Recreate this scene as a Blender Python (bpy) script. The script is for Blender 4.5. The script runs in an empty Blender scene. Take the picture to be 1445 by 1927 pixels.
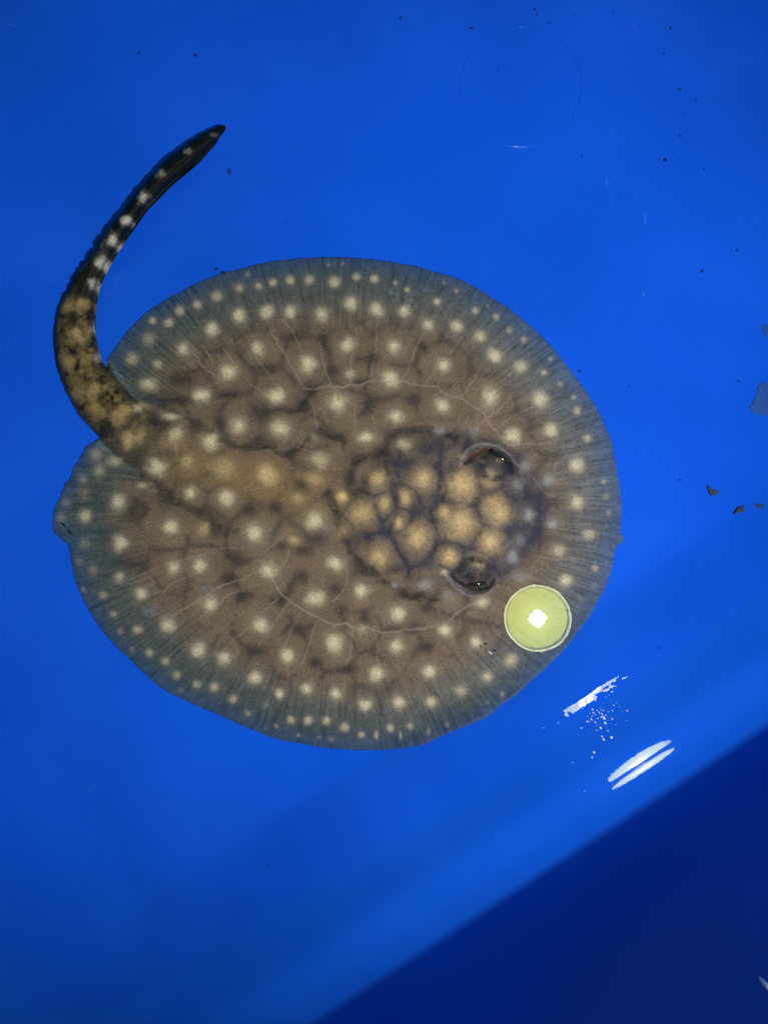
import bpy, bmesh, math, random
import numpy as np
from mathutils import Vector

# ------------------------------------------------------------------ camera
F = 1512.0                 # focal length in photograph pixels
H = 0.360                  # camera height above the tub floor (m)
CX, CY = 722.5, 963.5
WATER = 0.0150             # still water level above the floor

def W(px, py, z=0.0):
    """point of the place seen at photograph pixel (px, py) at height z"""
    s = (H - z) / F
    return ((px - CX) * s, -(py - CY) * s, z)

sc = bpy.context.scene
C = sc.collection
cam_d = bpy.data.cameras.new('camera')
cam = bpy.data.objects.new('camera', cam_d); C.objects.link(cam)
cam.location = (0, 0, H)
cam_d.sensor_fit = 'VERTICAL'; cam_d.sensor_height = 24.0
cam_d.lens = 24.0 * F / 1927.0
cam_d.clip_start = 0.005; cam_d.clip_end = 20
cam_d.dof.use_dof = True
cam_d.dof.focus_distance = H - 0.009
cam_d.dof.aperture_fstop = cam_d.lens / 0.95
sc.camera = cam

# ------------------------------------------------------------------ world, exposure
wd = bpy.data.worlds.new('World'); sc.world = wd; wd.use_nodes = True
bg = wd.node_tree.nodes['Background']
bg.inputs[0].default_value = (0.16, 0.80, 0.42, 1); bg.inputs[1].default_value = 0.19
sc.view_settings.view_transform = 'Standard'
sc.view_settings.look = 'None'
sc.view_settings.exposure = 0.0
sc.view_settings.gamma = 1.0

# lamp: a hand torch held beside the camera, mirrored in the water at pixel (1011, 1163)
LAMP_Z = 0.520
LED_RADIANCE = 480.0
BEAM_W = 11.2; BEAM_ANGLE = 75; BEAM_AIM = (600, 600)
_p = W(1011, 1163, WATER)
_k = ((H - WATER) + (LAMP_Z - WATER)) / (H - WATER)
LAMP = Vector((_p[0] * _k, _p[1] * _k, LAMP_Z))
LAMP_R = 62.5 / F * ((H - WATER) + (LAMP_Z - WATER))

rng = np.random.RandomState(7)
random.seed(7)

# ------------------------------------------------------------------ helpers
def tag(o, label=None, cat=None, group=None, kind=None):
    if label: o['label'] = label
    if cat: o['category'] = cat
    if group: o['group'] = group
    if kind: o['kind'] = kind
    return o

def link(name, me, mat=None, parent=None):
    o = bpy.data.objects.new(name, me); C.objects.link(o)
    if mat is not None and me is not None and not me.materials: me.materials.append(mat)
    if parent is not None: o.parent = parent
    return o

def np_mesh(name, V, faces_flat, loop_tot, smooth=True):
    me = bpy.data.meshes.new(name)
    V = np.asarray(V, dtype=np.float32)
    fl = np.asarray(faces_flat, dtype=np.int32); lt = np.asarray(loop_tot, dtype=np.int32)
    me.vertices.add(len(V)); me.vertices.foreach_set('co', V.ravel())
    me.loops.add(len(fl)); me.loops.foreach_set('vertex_index', fl)
    me.polygons.add(len(lt))
    ls = np.concatenate([[0], np.cumsum(lt)[:-1]]).astype(np.int32)
    me.polygons.foreach_set('loop_start', ls)
    me.polygons.foreach_set('loop_total', lt)
    me.polygons.foreach_set('use_smooth', np.full(len(lt), smooth, dtype=bool))
    me.update(calc_edges=True); me.validate()
    return me

def bm_mesh(name, bm, smooth=True):
    bmesh.ops.recalc_face_normals(bm, faces=bm.faces)
    me = bpy.data.meshes.new(name); bm.to_mesh(me); bm.free()
    for p in me.polygons: p.use_smooth = smooth
    return me

def vnoise(x, y, seed=0):
    """smooth value noise in 0..1, vectorised"""
    xi = np.floor(x).astype(np.int64); yi = np.floor(y).astype(np.int64)
    fx = x - xi; fy = y - yi
    fx = fx * fx * (3 - 2 * fx); fy = fy * fy * (3 - 2 * fy)
    def h(a, b):
        n = (a * 374761393 + b * 668265263 + seed * 974634777) & 0xffffffff
        n = ((n ^ (n >> 13)) * 1274126177) & 0xffffffff
        return ((n ^ (n >> 16)) & 0xffff) / 65535.0
    a = h(xi, yi); b = h(xi + 1, yi); c = h(xi, yi + 1); d = h(xi + 1, yi + 1)
    return (a * (1 - fx) + b * fx) * (1 - fy) + (c * (1 - fx) + d * fx) * fy

def fbm(x, y, seed=0, octs=3):
    s = 0; a = 0.5; t = 0
    for i in range(octs):
        s = s + a * vnoise(x * 2 ** i, y * 2 ** i, seed + i * 17); t += a; a *= 0.5
    return s / t

def sstep(a, b, x):
    t = np.clip((x - a) / (b - a), 0, 1)
    return t * t * (3 - 2 * t)

def seg_dist(X, Y, P, Q):
    """unsigned distance of points to polyline segments P->Q, plus index and parameter"""
    best = np.full(X.shape, 1e9); bi = np.zeros(X.shape, int); bt = np.zeros(X.shape)
    for i in range(len(P)):
        px, py = P[i]; qx, qy = Q[i]
        dx, dy = qx - px, qy - py; L = dx * dx + dy * dy + 1e-12
        t = np.clip(((X - px) * dx + (Y - py) * dy) / L, 0, 1)
        d = np.hypot(X - px - t * dx, Y - py - t * dy)
        m = d < best
        best[m] = d[m]; bi[m] = i; bt[m] = t[m]
    return best, bi, bt

def catmull(pts, n=4):
    pts = [np.array(p, float) for p in pts]; out = []
    for i in range(len(pts) - 1):
        p0 = pts[max(i - 1, 0)]; p1 = pts[i]; p2 = pts[i + 1]; p3 = pts[min(i + 2, len(pts) - 1)]
        for k in range(n):
            t = k / n
            out.append(0.5 * ((2 * p1) + (-p0 + p2) * t + (2 * p0 - 5 * p1 + 4 * p2 - p3) * t * t + (-p0 + 3 * p1 - 3 * p2 + p3) * t ** 3))
    out.append(pts[-1]); return np.array(out)

# ------------------------------------------------------------------ materials
def new_mat(name):
    m = bpy.data.materials.new(name); m.use_nodes = True
    nt = m.node_tree; nt.nodes.clear()
    out = nt.nodes.new('ShaderNodeOutputMaterial')
    return m, nt, out

def principled(name, col, rough=0.5, spec=0.5, alpha=1.0):
    m, nt, out = new_mat(name)
    b = nt.nodes.new('ShaderNodeBsdfPrincipled')
    b.inputs['Base Color'].default_value = (*col, 1); b.inputs['Roughness'].default_value = rough
    b.inputs['Specular IOR Level'].default_value = spec; b.inputs['Alpha'].default_value = alpha
    nt.links.new(b.outputs[0], out.inputs[0])
    return m

def emission(name, col, s):
    m, nt, out = new_mat(name)
    e = nt.nodes.new('ShaderNodeEmission'); e.inputs[0].default_value = (*col, 1); e.inputs[1].default_value = s
    nt.links.new(e.outputs[0], out.inputs[0]); return m

def clear_water(name, ior=1.33, bump=None):
    m, nt, out = new_mat(name)
    fr = nt.nodes.new('ShaderNodeFresnel'); fr.inputs['IOR'].default_value = ior
    tr = nt.nodes.new('ShaderNodeBsdfTransparent'); gl = nt.nodes.new('ShaderNodeBsdfGlossy')
    gl.inputs['Roughness'].default_value = 0.0
    mx = nt.nodes.new('ShaderNodeMixShader')
    nt.links.new(fr.outputs[0], mx.inputs[0]); nt.links.new(tr.outputs[0], mx.inputs[1])
    nt.links.new(gl.outputs[0], mx.inputs[2]); nt.links.new(mx.outputs[0], out.inputs[0])
    if bump:
        tc = nt.nodes.new('ShaderNodeTexCoord'); n = nt.nodes.new('ShaderNodeTexNoise')
        n.inputs['Scale'].default_value = bump[0]; n.inputs['Detail'].default_value = 2
        bp = nt.nodes.new('ShaderNodeBump'); bp.inputs['Strength'].default_value = 1.0
        bp.inputs['Distance'].default_value = bump[1]
        nt.links.new(tc.outputs['Object'], n.inputs['Vector']); nt.links.new(n.outputs[0], bp.inputs['Height'])
        nt.links.new(bp.outputs[0], gl.inputs['Normal']); nt.links.new(bp.outputs[0], fr.inputs['Normal'])
    return m

def tub_material():
    m, nt, out = new_mat('blue_plastic')
    N = nt.nodes.new; L = nt.links.new
    b = N('ShaderNodeBsdfPrincipled'); tc = N('ShaderNodeTexCoord')
    n1 = N('ShaderNodeTexNoise'); n1.inputs['Scale'].default_value = 14; n1.inputs['Detail'].default_value = 4
    r1 = N('ShaderNodeValToRGB')
    r1.color_ramp.elements[0].position = 0.3; r1.color_ramp.elements[0].color = (0.0040, 0.083, 0.64, 1)
    r1.color_ramp.elements[1].position = 0.7; r1.color_ramp.elements[1].color = (0.0070, 0.104, 0.76, 1)
    L(tc.outputs['Object'], n1.inputs['Vector']); L(n1.outputs[0], r1.inputs[0]); L(r1.outputs[0], b.inputs['Base Color'])
    n2 = N('ShaderNodeTexNoise'); n2.inputs['Scale'].default_value = 900; n2.inputs['Detail'].default_value = 2
    bp = N('ShaderNodeBump'); bp.inputs['Strength'].default_value = 0.25; bp.inputs['Distance'].default_value = 0.00002
    L(tc.outputs['Object'], n2.inputs['Vector']); L(n2.outputs[0], bp.inputs['Height']); L(bp.outputs[0], b.inputs['Normal'])
    g = N('ShaderNodeSeparateXYZ'); L(tc.outputs['Object'], g.inputs[0])
    n3 = N('ShaderNodeTexNoise'); n3.inputs['Scale'].default_value = 60; L(tc.outputs['Object'], n3.inputs['Vector'])
    ad = N('ShaderNodeMath'); ad.operation = 'MULTIPLY_ADD'; ad.inputs[1].default_value = 0.012; L(n3.outputs[0], ad.inputs[0]); L(g.outputs['Z'], ad.inputs[2])
    mr = N('ShaderNodeMapRange'); mr.inputs['From Min'].default_value = 0.050; mr.inputs['From Max'].default_value = 0.066
    mr.inputs['To Min'].default_value = 0.02; mr.inputs['To Max'].default_value = 0.26      # wet below, dry and duller higher up
    L(ad.outputs[0], mr.inputs['Value']); L(mr.outputs[0], b.inputs['Roughness'])
    mr2 = N('ShaderNodeMapRange'); mr2.inputs['From Min'].default_value = 0.050; mr2.inputs['From Max'].default_value = 0.066
    mr2.inputs['To Min'].default_value = 0.25; mr2.inputs['To Max'].default_value = 0.10
    L(ad.outputs[0], mr2.inputs['Value']); L(mr2.outputs[0], b.inputs['Specular IOR Level'])
    L(b.outputs[0], out.inputs[0]); return m

def skin_material():
    m, nt, out = new_mat('stingray_skin')
    N = nt.nodes.new; L = nt.links.new
    b = N('ShaderNodeBsdfPrincipled'); at = N('ShaderNodeAttribute'); at.attribute_name = 'skin'
    tc = N('ShaderNodeTexCoord')
    n = N('ShaderNodeTexNoise'); n.inputs['Scale'].default_value = 1500; n.inputs['Detail'].default_value = 3
    n.inputs['Roughness'].default_value = 0.7
    L(tc.outputs['Object'], n.inputs['Vector'])
    mr = N('ShaderNodeMapRange'); mr.inputs['From Min'].default_value = 0.3; mr.inputs['From Max'].default_value = 0.7
    mr.inputs['To Min'].default_value = 0.60; mr.inputs['To Max'].default_value = 1.36
    L(n.outputs[0], mr.inputs['Value'])
    mu = N('ShaderNodeVectorMath'); mu.operation = 'SCALE'
    L(at.outputs['Color'], mu.inputs[0]); L(mr.outputs[0], mu.inputs['Scale'])
    L(mu.outputs[0], b.inputs['Base Color']); L(at.outputs['Alpha'], b.inputs['Alpha'])
    bp = N('ShaderNodeBump'); bp.inputs['Strength'].default_value = 0.6; bp.inputs['Distance'].default_value = 0.00012
    L(n.outputs[0], bp.inputs['Height']); L(bp.outputs[0], b.inputs['Normal'])
    b.inputs['Roughness'].default_value = 0.6; b.inputs['Specular IOR Level'].default_value = 0.09
    L(b.outputs[0], out.inputs[0]); return m

M_TUB = tub_material()
M_WATER = clear_water('water')
M_DROP = clear_water('droplet_water', 1.36)
M_GLINT = principled('droplet_glint', (.70, .78, .88), .2, .6)  # opaque pale colour stands in for the torch glints on the droplets
M_SKIN = skin_material()

# ------------------------------------------------------------------ tub (floor, fillet, ledge, walls)
# own axes: u along the near wall, n towards it (both horizontal); the wall's profile is given as slope over photograph distance
UX, UY = 0.836, 0.549
NX, NY = 0.549, -0.836
def slope_profile():
    A = [(0, 0), (350, 0), (380, 22), (430, 27), (480, 29), (527, 28), (550, 32), (590, 36), (614, 30), (628, 18), (637, 12.2),
         (640, 11.3), (652, 9.9), (658.5, 9.2), (659.3, 3.5), (662.0, 4.5), (665, 8.0), (671, 9.8), (677, 12.0), (684, 18), (700, 25), (722, 34), (731, 62), (738, 80), (744, 86.5), (3000, 87.2)]
    xs = np.array([a[0] for a in A], float); ys = np.array([a[1] for a in A], float)
    S = [0.0]; Z = [0.0]; PX = [0.0]
    spx = 0.0; z = 0.0; s = 0.0; step = 0.25
    while z < 0.176 and spx < 2500:
        th = math.radians(float(np.interp(spx, xs, ys)))
        t = math.tan(th)
        ds = step * (H - z) / F / (1 + spx * t / F)
        s += ds; z += t * ds; spx += step
        S.append(s); Z.append(z); PX.append(spx)
    return np.array(S), np.array(Z), np.array(PX)
PS, PZ, PP = slope_profile()
S_END = PS[-1]

U_LEFT, U_RIGHT, N_FAR = -0.183, 0.247, -0.345
def side_z(d):
    d = np.clip(d, 0, None)
    return np.interp(d, [0, 0.002, 0.012, 0.085, 0.100, 0.112], [0, 0.0002, 0.0024, 0.021, 0.032, 0.176])
def tub_z(u, n):
    zn = np.interp(n, PS, PZ)
    zs = side_z(np.maximum(np.maximum(U_LEFT - u, u - U_RIGHT), 0))
    zf = side_z(np.maximum(N_FAR - n, 0))
    return np.minimum((zn ** 2 + zs ** 2 + zf ** 2) ** 0.5, 0.176)
def tub_z_xy(x, y):
    return tub_z(x * UX + y * UY, x * NX + y * NY)

def tub_mesh():
    # sample lines: dense where the profile bends
    keep = [0]
    for i in range(1, len(PS)):
        if PP[i] < 360: step = 0.012
        elif PP[i] < 640: step = 0.0012
        elif PP[i] < 740: step = 0.00012
        else: step = 0.004
        if PS[i] - PS[keep[-1]] >= step or i == len(PS) - 1 or (PZ[i] - PZ[keep[-1]]) > 0.006: keep.append(i)
    nl = np.concatenate([N_FAR - np.array([0.135, 0.122, 0.112, 0.106, 0.1, 0.092, 0.085, 0.06, 0.035, 0.012, 0.007, 0.002, 0.0]),
                         np.linspace(N_FAR + 0.02, -0.02, 16), PS[keep], [S_END + 0.012, S_END + 0.028]])
    d = np.array([0.0, 0.002, 0.004, 0.007, 0.012, 0.02, 0.035, 0.05, 0.07, 0.085, 0.092, 0.1, 0.104, 0.108, 0.112, 0.122, 0.135])
    ul = np.concatenate([(U_LEFT - d)[::-1], np.linspace(U_LEFT, U_RIGHT, 44)[1:-1], U_RIGHT + d])
    Ug, Ng = np.meshgrid(ul, nl)
    Z = tub_z(Ug, Ng)
    X = Ug * UX + Ng * NX; Y = Ug * UY + Ng * NY
    V = np.stack([X, Y, Z], -1).reshape(-1, 3)
    r, c = Ug.shape
    i = (np.arange(r - 1)[:, None] * c + np.arange(c - 1)[None, :])
    q = np.stack([i, i + 1, i + c + 1, i + c], -1).reshape(-1, 4)
    me = np_mesh('tub_shell', V, q.ravel(), np.full(len(q), 4))
    return me
tub = bpy.data.objects.new('plastic_tub', None); C.objects.link(tub)
tag(tub, 'bright blue plastic tub with shallow water holding the spotted stingray', 'tub')
me = tub_mesh()
if me.polygons[0].normal.z < 0 or sum(p.normal.z for p in me.polygons) < 0: me.flip_normals()
shell = link('shell', me, M_TUB, tub)
sm = shell.modifiers.new('thickness', 'SOLIDIFY'); sm.thickness = 0.003; sm.offset = -1

# moulding rings and little marks pressed in the floor
def ring_mesh(R, w, h, wob, a0=0, a1=2 * math.pi, n=120, seed=0):
    bm = bmesh.new(); rows = []
    closed = abs(a1 - a0 - 2 * math.pi) < 1e-6
    for i in range(n + (0 if closed else 1)):
        a = a0 + (a1 - a0) * i / n
        rr = R + wob * (random.random() - 0.5)
        hh = h * (0.35 + 0.65 * random.random())
        ca, sa = math.cos(a), math.sin(a)
        rows.append([bm.verts.new(((rr - w) * ca, (rr - w) * sa, -0.00003)), bm.verts.new((rr * ca, rr * sa, hh)),
                     bm.verts.new(((rr + w) * ca, (rr + w) * sa, -0.00003))])
    m = len(rows)
    for i in range(m if closed else m - 1):
        A, B = rows[i], rows[(i + 1) % m]
        for k in range(2): bm.faces.new((A[k], A[k + 1], B[k + 1], B[k]))
    return bm_mesh('ring', bm)
PXM = H / F
o = link('moulding_ring', ring_mesh(113 * PXM, 0.00045, 0.00065, 0.00012), M_TUB, tub)
o.location = W(981, 163, 0.0); o['label'] = 'thin moulded circle in the tub floor beyond the ray'
o = link('moulding_ring', ring_mesh(113 * PXM, 0.00042, 0.00018, 0.0001), M_TUB, tub)
o.location = W(128, 650, 0.0); o['label'] = 'faint moulded circle in the tub floor under the tail'

# ------------------------------------------------------------------ water
def water_mesh():
    pn = np.concatenate([np.linspace(N_FAR - 0.09, 0.10, 60),
                         np.linspace(0.1015, PS[np.searchsorted(PP, 560)], 130)])
    pu = np.linspace(U_LEFT - 0.09, U_RIGHT + 0.09, 1100)
    Ug, Ng = np.meshgrid(pu, pn)
    # meniscus: the surface climbs a little where it meets the wall
    s0 = float(np.interp(494, PP, PS))
    sl = [(0, 0), (0.0002, 5.2), (0.0014, 6.3), (0.0036, 8.2), (0.0055, 13), (0.02, 15)]
    q = np.linspace(0, 0.02, 400)
    th = np.interp(q, [a for a, b in sl], [b for a, b in sl])
    hz = np.concatenate([[0], np.cumsum(np.tan(np.radians(th[:-1])) * np.diff(q))])
    wob = 0.0010 * (fbm(Ug * 110, Ng * 0 + 3.3, 5, 3) - 0.5)
    Z = WATER + np.interp(Ng - s0 + wob, q, hz, left=0)
    edge = sstep(s0 + 0.0006, s0 + 0.005, Ng)
    Z = Z + edge * 0.00020 * (fbm(Ug * 380, Ng * 480, 9, 2) - 0.5)
    T = tub_z(Ug, Ng)
    X = Ug * UX + Ng * NX; Y = Ug * UY + Ng * NY
    V = np.stack([X, Y, Z], -1).reshape(-1, 3)
    r, c = Ug.shape
    i = (np.arange(r - 1)[:, None] * c + np.arange(c - 1)[None, :])
    f = np.stack([i, i + 1, i + c + 1, i + c], -1).reshape(-1, 4)
    ok = (T.ravel()[f] < Z.ravel()[f] + 0.0022).all(1)
    f = f[ok]
    me = np_mesh('water', V, f.ravel(), np.full(len(f), 4))
    return me
me = water_mesh()
if sum(p.normal.z for p in me.polygons) < 0: me.flip_normals()
bm = bmesh.new(); bm.from_mesh(me); bmesh.ops.delete(bm, geom=[v for v in bm.verts if not v.link_faces], context='VERTS'); bm.to_mesh(me); bm.free()
for p in me.polygons: p.use_smooth = True
tag(link('water', me, M_WATER), kind='structure')

# ------------------------------------------------------------------ stingray: traced outline (photograph pixels)
DISC = [(203,697),(205,674),(217,657),(235,632),(254,610),(274,591),(299,573),(319,561),(349,545),(374,532),(399,522),(416,516),
 (421,514),(460,505),(472,501),(497,495),(522,491),(552,488),(585,485.5),(622,484.5),(659,485.5),(697,488),(734,492.5),(771,499),
 (796,505),(820,512),(845,519),(870,528.5),(890,538.5),(920,557),(952,577),(979,598),(1004,619.5),(1032,647),(1057,677),
 (1081.5,709),(1106.5,744),(1126.5,776.5),(1139,804),(1149,829),(1156,864),(1162.5,898.5),(1167,928.5),(1169,955),(1168,980),
 (1166.5,1003),(1171,1007),(1173,1016),(1167,1024),(1161,1026),(1156,1040),(1149,1074.5),(1139,1104),(1124,1132),(1106.5,1162),
 (1081.5,1196.5),(1057,1226.5),(1027,1256),(994,1286),(969.5,1309),(944.5,1325),(920,1346),(895,1358.5),(862,1372),(820,1390),
 (796,1401),(759,1408),(721.5,1411),(684,1412),(647,1410),(609.5,1407),(572,1400),(535,1393.5),(505,1385),(480,1375),(460,1367),
 (436,1356),(399,1340),(361.5,1323.5),(324,1306),(299,1290),(274,1269),(249.5,1245),(224.5,1221.5),(199.5,1195),(180,1167),
 (160,1134),(147,1104),(140,1079.5),(135,1055),(131,1030),(125,1021),(115,1013.5),(102,1000),(100,987),(102.5,970),(105,953),
 (112.5,938),(122.5,913.5),(135,896),(140,878.5),(151,864),(160,846),(165,839),(177,831),(190,826)]
TAIL_OUT = [(190,826),(167,801),(150,783),(135,756.5),(120,727),(110,699),(104,669),(102,639.5),(102.5,614.5),(107.5,587),(117.5,562),
 (132,530),(150,505),(165,486),(176,470),(191,448),(204,430),(221,409),(241,384),(256,363),(276,340.5),(299,316),(316,298),(341,279.5),
 (366,262),(391,247),(411,238),(421,235.5)]
TAIL_IN = [(421,235.5),(425,240),(416,252),(401,272),(376.5,297),(351.5,320),(322,342),(297,367),(274,389),(257,412),(239.5,437),
 (224.5,459),(209.5,481.5),(197,504),(187,526),(181,546),(178,569),(177,594),(177,618.5),(182,648.5),(190,676),(203,697)]
# tail centre line: x, y, half width
TAIL_C = [(421,239,4),(400,259,12),(370,279,18),(338,303,19),(309,329,18.5),(285,353,18),(264,376,17),(248,398,16),(229,423,16),
 (213,444,17),(199,465,18),(186,487,20),(169,514,22),(157,538,26),(148,566,31),(142,591,35),(140,626,38),(146,668,42),(160,706,45),
 (184,745,47),(215,782,48),(258,820,52),(310,852,58),(370,880,66),(440,905,76)]

disc_c = catmull(DISC, 4); out_c = catmull(TAIL_OUT, 4); in_c = catmull(TAIL_IN, 4)
# ragged skin on the outer edge of the tail and the scalloped hind lobe
def ragged(P, f):
    Q = P.copy()
    for i in range(1, len(P) - 1):
        t = P[i + 1] - P[i - 1]; nrm = np.array([t[1], -t[0]]) / (np.hypot(*t) + 1e-9)
        Q[i] = P[i] + nrm * f(P[i])
    return Q
out_c = ragged(catmull(TAIL_OUT, 9), lambda p: -(random.random() ** 2 - .2) * (7.5 if 430 < p[1] < 560 else 4.0 if p[1] < 430 else 2.2 if p[1] < 760 else .5))
disc_c = ragged(disc_c, lambda p: (random.random() - 0.5) * (3.0 if p[0] < 200 and p[1] < 1000 else 0.9))

SPOTS = []   # x, y, radius, aspect(x/y), strength, kind (w pale, g greyish, y yellow, t tail pale)
def S(k, data, st=1.0):
    for d in data:
        x, y, r = d[:3]; SPOTS.append((x, y, r, d[3] if len(d) > 3 else 1.0, d[4] if len(d) > 4 else st, k))
S('w', [(451,542,9),(409,557,11),(371.5,573,9),(340,585,9),(288,602.5,7),(318,608,9),(280.5,638,13,1,.7),(248,675.5,12,1,.8),(451,593,13),
 (399,619.5,13),(345,657,13),(298,685.5,9,1,.7),(430,699,17),(280.5,724,14,1.2),(379,745,15,1.3),(263,766,12,1.6,.8),(324,784,11,2.2,.8),
 (450,801,16),(330.5,817.5,15),(396.5,830,16),(297,880,17),(359,928.5,12),(426,937,15),(182,854,13,1,.6),(214.5,869,12,1.3,.7),
 (186,885,13,1,.6),(157,901,10,1,.5),(126,946,10,1,.5),(223,945,15,1,.85),(268,914,9,1.6,.6)])
S('w', [(487,538.5,8),(513.5,532,8),(546,527,9),(582,526,10),(629,531,11),(670.5,521,8),(704,525,8),(744,532,5),(766,545,6),(618,499,5,1,.4),
 (644,497,4,1,.4),(467,516,5,1,.4),(502,587,13),(547,587,13),(606,592,13),(660.5,571,14),(709,582,14),(760,585,11),(822,567,8),(804,611,12),
 (485,656,14),(579.5,685.5,16),(653,651,15),(741.5,652,15),(735,713,16),(659,704,10,1,.5),(521,745,16,1.3),(636,760,17),(745,784,14,1.1),
 (527,806,17),(689,824,14,1.5),(761,837.5,13,1.4,.85),(603,865,17,1,.6),(592,822.5,9,1,.35)])
S('w', [(835.5,532,4,.6,.5),(858,547,5,1,.7),(894,584.5,7),(917,576,4,1,.4),(932.5,596,7),(860,613,12),(903.5,633,12),(958,622,7,1,.7),
 (985,639.5,7),(929.5,669,14),(980.5,690.5,13),(1035,676,4),(1023,700.5,7),(1053,723,6,1,.7),(835,687,15),(922,748,18),(1015.5,751.5,15),
 (1079,747,5),(1084,773.5,8),(831,764,15),(962,821,16),(1035.5,809,14),(1105,825,8),(1085,875,14),(1136.5,906,6,1,.7),(1139,933.5,6,1,.6),
 (1084,944.5,14)])
S('g', [(825,814,11,1,.55),(890,815,12,1,.4),(988,876,11,1,.7),(1032,903.5,12,1,.75),(974.5,911,12,.8,.55),(996,970,12,.9,.8),(1039,986,11,1,.9),
 (964.5,1047,12,.8,.7),(979.5,1084.5,15,1.4,.45),(801,1099.5,12,1.5,.7),(741.5,1102,7,1.6,.5),(842,1122,14,1,.35),(979,1017,11,1,.35),
 (1118,1102,6,1,.6),(1093,1128,7,1,.6),(500,1326,10,1,.4)])
S('w', [(479,1003.5,18),(592,980,17),(632,1061,15,1.2),(507,1074.5,16),(591,1124,17),(682,1112,14),(748,1154,15,1.2),(628,1209,18),
 (682,1184,12,1,.35),(489,1175.5,16),(745,1215,14),(542,1234,14),(709,1268,14),(809,1263,13),(480,1275,14),(578,1295,12),(526,1306,9),
 (632,1305,12),(687,1325,12),(751.5,1321,13),(811,1321,11),(467.5,1342,7,1,.7),(547,1355,8),(581,1356,9),(614.5,1356,8),(649,1368.5,9),
 (520,1366,5,1,.6),(562,1383.5,4,1,.6),(601,1388.5,5,1,.4),(680.5,1382,7),(708,1383.5,6,.5),(734,1370,7),(754,1383.5,5,.4,.8),(771.5,1366,7),
 (806,1376,6,.5,.8),(624.5,1391,6,1,.3)])
S('w', [(161,970,13,1,.8),(116,972.5,11,1,.45),(323,990,16),(227,1022,14),(160,1022,11,1,.35),(150,1056,9,1,.4),(176,1073,10,1,.4),
 (226,1086,11,1,.8),(195,1119.5,8,1,.7),(328,1068,13),(376.5,1063,14),(267,1117,12),(214.5,1155.5,8,1,.7),(395,1138,15),(318,1175.5,15),
 (259.5,1185.5,10,1,.8),(227,1188,7,1,.6),(373,1221.5,14),(282,1228,9,1,.8),(249.5,1221.5,6,1,.4),(424,1238,14),(313,1244,9,1,.8),
 (333,1270,9,1,.8),(371.5,1287.5,9,1,.8),(405,1292.5,9,1,.9),(439,1316,9,1,.8),(157,1109,5,1,.4),(342,1299,6,1,.3)])
S('w', [(1109,1005,11,1.3,.85),(1144,965,5,1,.6),(1050,1037,13,1.2,.8),(1118,1069.5,7,1.2),(1064,1093,12),(907,1133,13,1.3,.75),(836,1185.5,12),
 (895,1208,13),(962,1244,12),(916,1274,11),(867,1300,12,1,.8),(944.5,1306,5,.8,.9),(917,1321,5,1,.4),(841,1363.5,5,1,.4),(835,1077,7,1,.9)])
S('y', [(503.5,893.5,19),(709,901,15),(794,901,16,1,.9),(560,938,11,1,.5),(643,935,10),(724,946,11,.8,.8),(763,937,11,.75,.9),(680.5,966,18),
 (592,901,14,1.4,.5),(552,1016,11,1.3,.6),(750,985,10,.7,.85),(785,1010,18,.9),(714,1046,16,.9),(870,913,25),(923.5,901,14,1,.75),
 (867,987,24,1.15),(837,966,12,1,.75),(937,963,20,.9),(924,950,15,1,.55),(921,1020,19),(845,1048,14),(902,1060,13,1.4,.55),(937,866,5,1,.7),
 (907,868.5,6,1.4,.4),(872,1079.5,6,1.2,.45),(896,1087,5,1.3,.6),(385,993.5,13,1,.55),(354,869,17,1,.6),(419,884,24,1.4,.55),(242,829,15,1,.6),
 (160,928,12,1,.4),(330,830,22,1.2,.3),(866,859,5,1.4,.7),(640,1000,14,1,.3)])
S('t', [(177,536,9,.75,1.3),(193,493,10,.8,1.4),(213,452,10,.85,1.4),(207,429,5,.7,.4),(239.5,413,10,.9,1.5),(269,371,10,.85,1.4),(302,327,8,1,.8),(355,283.5,7,1.5,.6),
 (401,255,5,1.5,.35),(175,619.5,7,.7,1.2),(186,674,8,.7,1.1)])
S('y', [(153.5,572,12,1.1,.7),(126,575,9,1,.55),(147,633,15,1,.85),(162,672,13,1.2,.6),(130,684,13,.9,.55),(155,699,8,1,.6),(180,732,15,.8,.75),
 (147,744,14,.9,.5),(212,724,12,1.2,.45),(187,776,15,1,.5),(232,781,17,1.1,.7),(262,821,14,1,.45)])

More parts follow.
